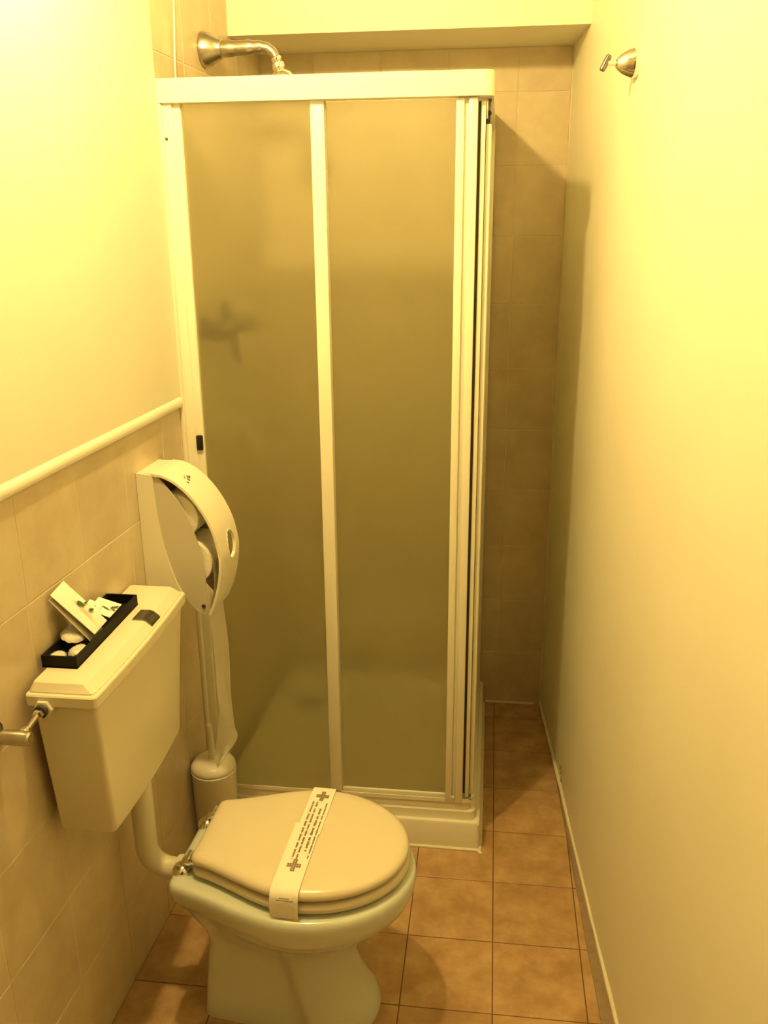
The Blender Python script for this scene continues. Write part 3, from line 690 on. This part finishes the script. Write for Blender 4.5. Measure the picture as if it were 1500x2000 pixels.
# back housing: plate and two cheeks with a curved front edge
seam = [(.038, 1.128), (.0385, 1.09), (.0405, 1.046), (.0445, 1.005), (.0505, .963), (.0605, .920), (.0725, .881), (.086, .853)]
bm = bmesh.new()
for a, b in ((NA+.0005, NA+.0045), (FA-.0045, FA-.0005)):
    prism(bm, [dl((x, 0, z))[::2] for x, z in [(.0005, .845), (.0005, 1.131)]+seam+[(.07, .845)]], a-.625, b-.625, 'y')
prism(bm, [dl((x, 0, z))[::2] for x, z in ((.0005, .845), (.016, .845), (.016, 1.131), (.0005, 1.131))], NA+.0045-.625, FA-.0045-.625, 'y')
prism(bm, [dl((x, 0, z))[::2] for x, z in ((.016, 1.122), (.037, 1.122), (.037, 1.1315), (.016, 1.1315))], NA+.0045-.625, FA-.0045-.625, 'y')
obj('back_housing', bm, M['plastic'], dsp, 30)
win = [(.050, 1.121), (.0700, 1.098), (.0885, 1.073), (.1040, 1.045), (.1175, 1.012), (.1280, .975), (.1350, .938), (.1390, .900), (.1405, .860), (.1400, .815), (.136, .806)]
for a, b in ((NA+.005, NA+.008), (FA-.008, FA-.005)):
    sp = obj('side_panel', prism(bmesh.new(), [dl((x, 0, z))[::2] for x, z in win+[(.128, .805), (.112, .815), (.097, .833)]+seam[::-1]], a-.625, b-.625, 'y'), M['greypl'], dsp, 30)
    if a < .6: obj('lock', lathe(bmesh.new(), [(.0045, 0), (.0045, .003), (.002, .004)], dl((.131, a, .826)), (0, -1, 0), 14), M['dchrome'], sp, 40)

def roll(name, label, lx, z, r, strip=None):
    o = Wd(lx, .625, z); t = thing(name, label, 'toilet roll', o, LTH, None)
    obj('paper_roll', lathe(bmesh.new(), [(.019, -.0475), (r-.001, -.0475), (r, -.0465), (r, .0465), (r-.001, .0475), (.019, .0475), (.019, -.0475)], (0, 0, 0), (0, 1, 0), 40, False), M['tissue'], t, 40)
    obj('core', lathe(bmesh.new(), [(.0175, -.047), (.0185, -.047), (.0185, .047), (.0175, .047), (.0175, -.047)], (0, 0, 0), (0, 1, 0), 28, False), M['mortar'], t, 40)
    return t
roll('toilet_roll', 'upper toilet roll seen through the side of the dispenser', .077, 1.030, .052)
rl = roll('toilet_roll', 'lower toilet roll with its end hanging below the dispenser', .103, .925, .050)
# hanging end: near and far edges of the sheet in the wall's frame
HN = [(.1385, .582, .805), (.1400, .5840, .733), (.1400, .5863, .6675), (.1396, .5863, .6005), (.1426, .5864, .553), (.1333, .586, .4901), (.1231, .5856, .433), (.1253, .5857, .3902)]
HF = [(.1390, .670, .805), (.1430, .6740, .6903), (.1424, .6745, .6214), (.1405, .6744, .5512), (.1422, .6745, .4942), (.1447, .6746, .451), (.1479, .6747, .4175), (.1310, .604, .394)]
ne = smooth_path([(.1545, .5800, .925), (.1535, .5800, .87)]+HN, 5); fe = smooth_path([(.1545, .6690, .925), (.1535, .6690, .87)]+HF, 5)
bm = bmesh.new(); nu = 10; grid = []
for j, (p, q) in enumerate(zip(ne, fe)):
    row = []
    for i in range(nu+1):
        u = i/nu; v = p.lerp(q, u); amp = .0035*min(1, max(0, (.80-v.z)/.12))*math.sin(math.pi*u)
        row.append(bm.verts.new((v.x-.103+amp*math.sin(u*9+v.z*16), v.y-.625, v.z-.925+.0015*noise.noise(Vector((j*.7, u*4, 0))))))
    grid.append(row)
for j in range(len(grid)-1):
    for i in range(nu): bm.faces.new((grid[j][i], grid[j][i+1], grid[j+1][i+1], grid[j+1][i]))
bmesh.ops.solidify(bm, geom=bm.faces[:], thickness=.0006)
obj('hanging_sheet', bm, M['tissue'], rl, 50)

# ---------------------------------------------------------------- toilet brush
bb = Vector((-.692, 1.922, 0))
br = thing('toilet_brush', 'white plastic toilet brush in its round holder behind the toilet', 'toilet brush', bb)
obj('holder', lathe(bmesh.new(), [(.049, 0), (.051, .003), (.0575, .284), (.0585, .286), (.0585, .291), (.056, .293)], bb, (0, 0, 1), 48), M['plastic'], br, 40, off=bb)
obj('holder_lid', lathe(bmesh.new(), [(.0565, .293), (.058, .295), (.0575, .302), (.053, .311), (.043, .317), (.025, .320), (.011, .321), (.010, .326), (0, .326)], bb, (0, 0, 1), 48), M['plastic'], br, 50, off=bb)
ht = bb+Vector((-.001, -.002, 0))
obj('handle', tube(bmesh.new(), [ht+Vector((0, 0, .31)), ht+Vector((0, 0, .36)), ht+Vector((-.002, 0, .415)), ht+Vector((-.0022, 0, .421)), ht+Vector((-.0023, 0, .424))], [.0085, .0080, .0078, .0065, .003], 20), M['plastic'], br, 50, off=bb)
